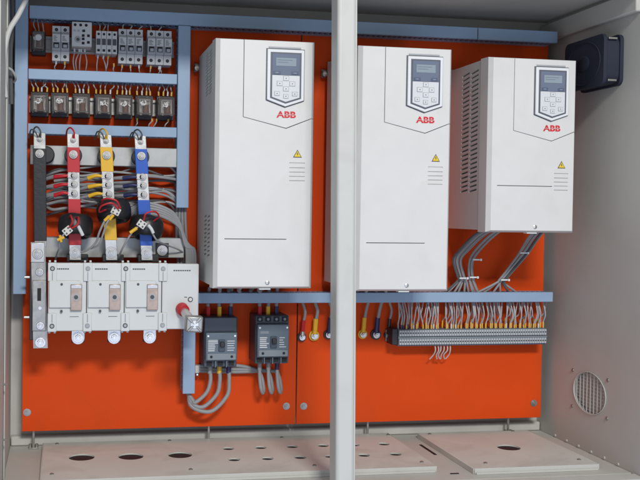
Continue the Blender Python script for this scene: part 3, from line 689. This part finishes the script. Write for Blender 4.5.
# ------------------------------------------------------------------ moulded case breakers
def mccb(label, x0, x1, z0, z1, open_top):
    t = thing('moulded_case_breaker', label, 'breaker', ((x0 + x1) / 2, -45, z0)); w = x1 - x0
    MB().box(x0, x1, -70, -.4, z0, z1 + (0 if open_top else 14)).build('case', 'breaker', t, 2)
    MB().box(x0 + 2, x1 - 2, -84, -70.2, z0 + 16, z1 - 18).build('front_cover', 'breaker_face', t, 2)
    MB().box(x0 + 5, x1 - 5, -86, -84.2, z0 + 18, z0 + 32).build('lower_strip', 'breaker_strip', t, .8)
    o = MB().box(x0 + w * .41, x0 + w * .60, -88.5, -84.2, z0 + 37, z0 + 62).build('toggle_frame', 'breaker', t, 1)
    MB().box(x0 + w * .44, x0 + w * .57, -96, -88.6, z0 + 47, z0 + 58).build('toggle', 'black', o, 1.5)
    m = MB()
    for k in range(6): m.box(x0 + 7, x0 + 7 + random.uniform(14, 22), -84.8, -84.3, z0 + 58 - 4.2 * k, z0 + 60.2 - 4.2 * k)
    for k in range(5): m.box(x1 - 24, x1 - 24 + random.uniform(8, 18), -84.8, -84.3, z0 + 58 - 5 * k, z0 + 59.6 - 5 * k)
    m.build('printed_text', 'label_white', t)['kind'] = 'stuff'
    MB().box(x0 + 8, x0 + 27, -84.7, -84.3, z1 - 38, z1 - 32).build('printed_label', 'breaker_strip', t)
    for x in (x0 + 14, x1 - 14): MB().cyl((x, z0 + 25), 3, -86.1, -86.6, n=14).build('cover_screw', 'hole', t)
    for x in (x0 + 7, x1 - 7): MB().cyl((x, z1 - 25), 2.2, -84.3, -85, n=12).build('corner_screw', 'steel', t)
    for k in range(4 if open_top else 3):
        n = 4 if open_top else 3; x = x0 + w * (k + .5) / n
        MB().box(x - 6, x + 6, -70.8, -70.1, z0 + 3, z0 + 13).build('terminal_recess', 'hole', t)
        if open_top:
            MB().box(x - 6.5, x + 6.5, -71, -70.1, z1 - 13, z1 - 2).build('terminal_recess', 'hole', t); MB().cyl((x, z1 - 8), 3, -71.1, -72, n=14).build('terminal_screw', 'breaker_strip', t)
        if k: MB().box(x0 + w * k / n - 1.1, x0 + w * k / n + 1.1, -80, -70.1, z0 + 1, z0 + 15).build('phase_wall', 'breaker_face', t)
    return t
mccb('dark moulded case breaker with closed terminal cover near the handle shaft', 124, 197, 146, 241, False)
mccb('dark moulded case breaker with open top terminals beside the panel joint', 238, 313, 152, 258, True)
SL = ['sleeve_red', 'sleeve_yellow', 'sleeve_navy']; CN = ['red', 'yellow', 'dark blue']
for (x0, zt, nm) in ((136, 256, 'closed'), (252, 256, 'open')):
    for k in range(3):
        x = x0 + k * (25 if nm == 'closed' else 19)
        cable('power_cable', [(x, -46, zt + 14), (x + jit(2), -44, zt + 30), (x + 3, -40, 318)], 4, 'cable', 'short grey cable with %s sleeve entering the top of the %s breaker' % (CN[k], 'cover fronted' if nm == 'closed' else 'open topped'), 'cable', None, [('sleeve', (x, -46, zt - 4), (x, -46, zt + 20), 5, SL[k])])
# cables below the breakers
for k in range(3):
    x = 142 + 21 * k; dz = 10 * k
    cable('power_cable', [(x, -44, 138), (x + 1, -46, 112), (x - 8 + k * 2, -48, 86 - dz * .4), (x - 32 - k * 4, -50, 66 - dz * 1.05), (104 - k * 1, -46, 70 - dz * .7), (90 + 3 * k, -34, 92 - dz * .2)], 4.6, 'cable', 'thick grey cable looping from the cover fronted breaker into the short duct', 'cable', 'cables looping into the short duct',
          [('sleeve', (x, -44, 149), (x, -44, 128), 5.4, ['cable', 'sleeve_yellow', 'sleeve_navy'][k])], 10, 8)
for k in range(3):
    x = 254 + 20 * k
    cable('power_cable', [(x, -44, 146), (x, -46, 120), (x + 2, -50, 96), (x + 8, -44, 82), (x + 12, -34, 92), (x + 8, -24, 118), (x - 4, -16, 130 - 2 * k), (200, -13, 140 - 6 * k - (3 if k else 0)), (108, -12, 139 - 5 * k)], 4.1, 'cable', 'grey cable looping under the open topped breaker and running left along the panel', 'cable', 'cables under the open topped breaker', [('sleeve', (x, -44, 154), (x, -44, 134), 5, ['cable', 'cable', 'sleeve_navy'][k])], 10, 8)
t = thing('cable_tie', 'pale cable tie with screw holding cables beside the short duct', 'cable tie', (118, -14, 118))
MB().box(112, 122, -20, -.5, 124, 142).build('strap', 'block', t, 2); screw(t, 117, -20, 122, 3.5, 3)

# earth and phase lugs bolted to the panel under the duct
for (x, z, mt, nm, s) in ((360, 205, 'sleeve_red', 'red', .95), (389, 208, 'sleeve_yellow', 'yellow', 1.1), (423, 210, 'sleeve_navy', 'dark blue', 1), (505, 210, 'sleeve_yellow', 'yellow', 1), (537, 209, 'sleeve_navy', 'dark blue', 1.1), (566, 207, 'black', 'black', .8)):
    where = 'beside the panel joint' if x < 450 else 'beside the terminal strip'
    tpx = x + random.choice((-6, -3, 4)); lab = 'grey cable with %s lug bolted to the panel %s' % (nm, where)
    c = cable('lug_cable', [(x + 1, -14, z + 32), (x + 3, -20, z + 55), (tpx, -30, 284), (tpx, -34, 300)], 3.6 * s, 'cable', lab, 'cable', None, [('sleeve', (x, -12, z + 10), (x + 1, -14, z + 36), 5.2 * s, mt)])
    MB().tube([(x, -11, z + 12), (x, -8, z - 2)], 6, 10, 1, taper=(5 * s, 6.5 * s)).build('lug', mt if nm != 'red' else 'silver', c)
    MB().cyl((x, z - 4), 11 * s, -.4, -6, n=24).build('insulating_pad', mt if nm == 'yellow' else 'black', c)
    bolt(c, x, -9, z - 4, 5.2 * s, 6, 1.5)

# ------------------------------------------------------------------ terminal strip with its wires
ts = thing('terminal_strip', 'long grey terminal strip with dozens of narrow blocks under the blue duct', 'terminal strip', (760, -25, 184))
MB().box(560, 948, -8, -.5, 190, 216).build('rail', 'zinc', ts)
MB().box(562, 576, -46, -8.2, 186, 223).build('end_stop', 'black', ts, 1.5)
NB, PW = 60, 6.05; first = None
MB().box(577, 577 + NB * PW, -44, -8.2, 183, 221.5).build('block_core', 'breaker_face', ts)
bmb = MB().box(577.4, 577 + PW - .5, -52, -44.1, 206.5, 220).box(577.4, 577 + PW - .5, -52, -44.1, 187, 200).box(577.4, 577 + PW - .5, -46, -44.1, 200.1, 206.4)
first = bmb.build('terminal_block', 'terminal', ts, .4)
sc = MB().cyl((577 + PW / 2, 213.5), 1.7, -52.05, -52.4, n=8).cyl((577 + PW / 2, 193.5), 1.7, -52.05, -52.4, n=8).build('terminal_screw', 'hole', first)
for k in range(1, NB): dup(first, k * PW, 0, 0, ts)
MB().box(577, 577 + NB * PW, -53.5, -52.6, 201, 204.2).build('marker_strip', 'breaker_strip', ts)
for k in range(NB):
    x = 580 + k * PW
    if k in (8, 9, 17, 18, 26, 36) : continue
    clump = round((k + .5) / 4) * 4 * PW + 580
    x2 = x + (clump - x) * random.uniform(-.9, .9) + jit(7)
    thin(x + jit(.8), 219, x2, 287, -36 - (k % 2) * 4, -34, 'thin pale wire with tan ferrule rising from the terminal strip into the duct', 'wires above the terminal strip', random.uniform(10, 17), fm=random.choice(['ferrule', 'ferrule', 'sleeve_yellow', 'label_white']) if k > 4 else random.choice(['cable', 'ferrule', 'sleeve_navy']), r=1.5)
for k in range(0, NB, 2):
    x = 583 + k * PW + jit(1.5)
    thin(x, 220, x + random.choice((-11, -7, 8, 12)) + jit(9), 287, -22, -28, 'thin pale wire in the rear row above the terminal strip', 'rear row of wires above the terminal strip', random.uniform(14, 24), fm=random.choice(['ferrule', 'ferrule', 'sleeve_yellow']), r=1.5)
for k in range(6):
    x = 668 + 7.6 * k
    cable('control_wire', [(x, -38, 187), (x + jit(2), -40, 172), (x + jit(5), -32, 160), (x + jit(6), -24, 149)], 1.5, 'cable_white', 'short white spare wire hanging below the terminal strip', 'wire', 'spare wires below the terminal strip', (), 6, 5)

# ------------------------------------------------------------------ cables under the drives
def bundle(pts, n, sp, label, group, r=2.6, dark=.1):
    for k in range(n):
        dx, dy = (k - (n - 1) / 2) * sp, (k % 2) * 5 - 2
        cable('motor_cable', [(x + dx * f + jit(1.2), y + dy, z) for (x, y, z, f) in pts], r, 'cable_dark' if random.random() < dark else 'cable', label, 'cable', group)
bundle([(745, -150, 456, 1), (731, -120, 438, 1), (719, -80, 408, .9), (714, -52, 382, .8), (725, -46, 345, .7), (730, -44, 334, .8), (718, -40, 304, 2.4)], 6, 5.4, 'dark grey cable in the left bundle under the short drive', 'left cable bundle under the short drive')
bundle([(772, -150, 456, 1), (756, -120, 432, 1), (748, -75, 400, .9), (746, -54, 375, .8), (752, -44, 340, .8), (766, -40, 304, 1.2)], 4, 4.8, 'dark grey cable in the middle bundle under the short drive', 'middle cable bundle under the short drive')
bundle([(868, -150, 456, 1), (862, -125, 434, 1), (864, -75, 396, .9), (846, -55, 362, .8), (829, -46, 336, .7), (824, -44, 328, .9), (818, -40, 304, 4)], 6, 5.2, 'dark grey cable in the right bundle under the short drive', 'right cable bundle under the short drive')
for (x, z) in ((727, 340), (747, 384), (752, 342), (829, 336), (862, 400)):
    y = -62 if z < 350 else -88
    tie = thing('cable_tie', 'small white cable tie round the cables under the short drive', 'cable tie', (x, y, z), 'cable ties under the short drive')
    MB().box(x - 10, x + 10, y + 2, y + 5, z - 1.6, z + 1.6).build('strap', 'frame_white', tie, .6); MB().box(x + 6, x + 10, y - 2, y + 2, z - 2.6, z + 2.6).build('tie_head', 'frame_white', tie, .6)
for (X0, nm) in ((150, 'left'), (440, 'middle')):
    for k in range(5):
        x = X0 + 24 * k
        cable('motor_cable', [(x, -120, 336), (x + jit(6), -110, 322), (x + 4 + jit(8), -78, 316), (x + 12, -40, 304)], 4, 'cable_dark' if k % 2 else 'cable', 'dark cable dropping from the %s tall drive into the blue duct' % nm, 'cable', 'cables under the %s tall drive' % nm)

# ------------------------------------------------------------------ loose cables at the left edge
cable('power_cable', [(-292, -230, 700), (-296, -236, 760), (-288, -232, 822), (-268, -226, 862), (-252, -214, 905), (-246, -200, 957)], 5.2, 'cable_white', 'thick pale cable curving up past the top of the left vertical duct', 'cable', None, (), 10)
cable('power_cable', [(-288, -120, 955), (-286, -116, 860), (-289, -118, 800), (-287, -112, 700)], 4.4, 'cable_dark', 'dark cable running down the upper left side wall', 'cable', None, (), 8)
cable('control_wire', [(-291, -150, 768), (-284, -140, 764), (-278, -120, 752), (-283, -90, 748)], 2.4, 'cable_white', 'short pale wire end sticking out beside the left vertical duct', 'wire', None, (), 6)
for (z, lb) in ((152, 'upper'), (46, 'lower')):
    tag(MB().tube([(-291, -262, z), (-281, -266, z)], 2, 8, 1).build('hinge_pin', 'steel'), '%s small steel pin on the left side wall frame' % lb, 'pin')
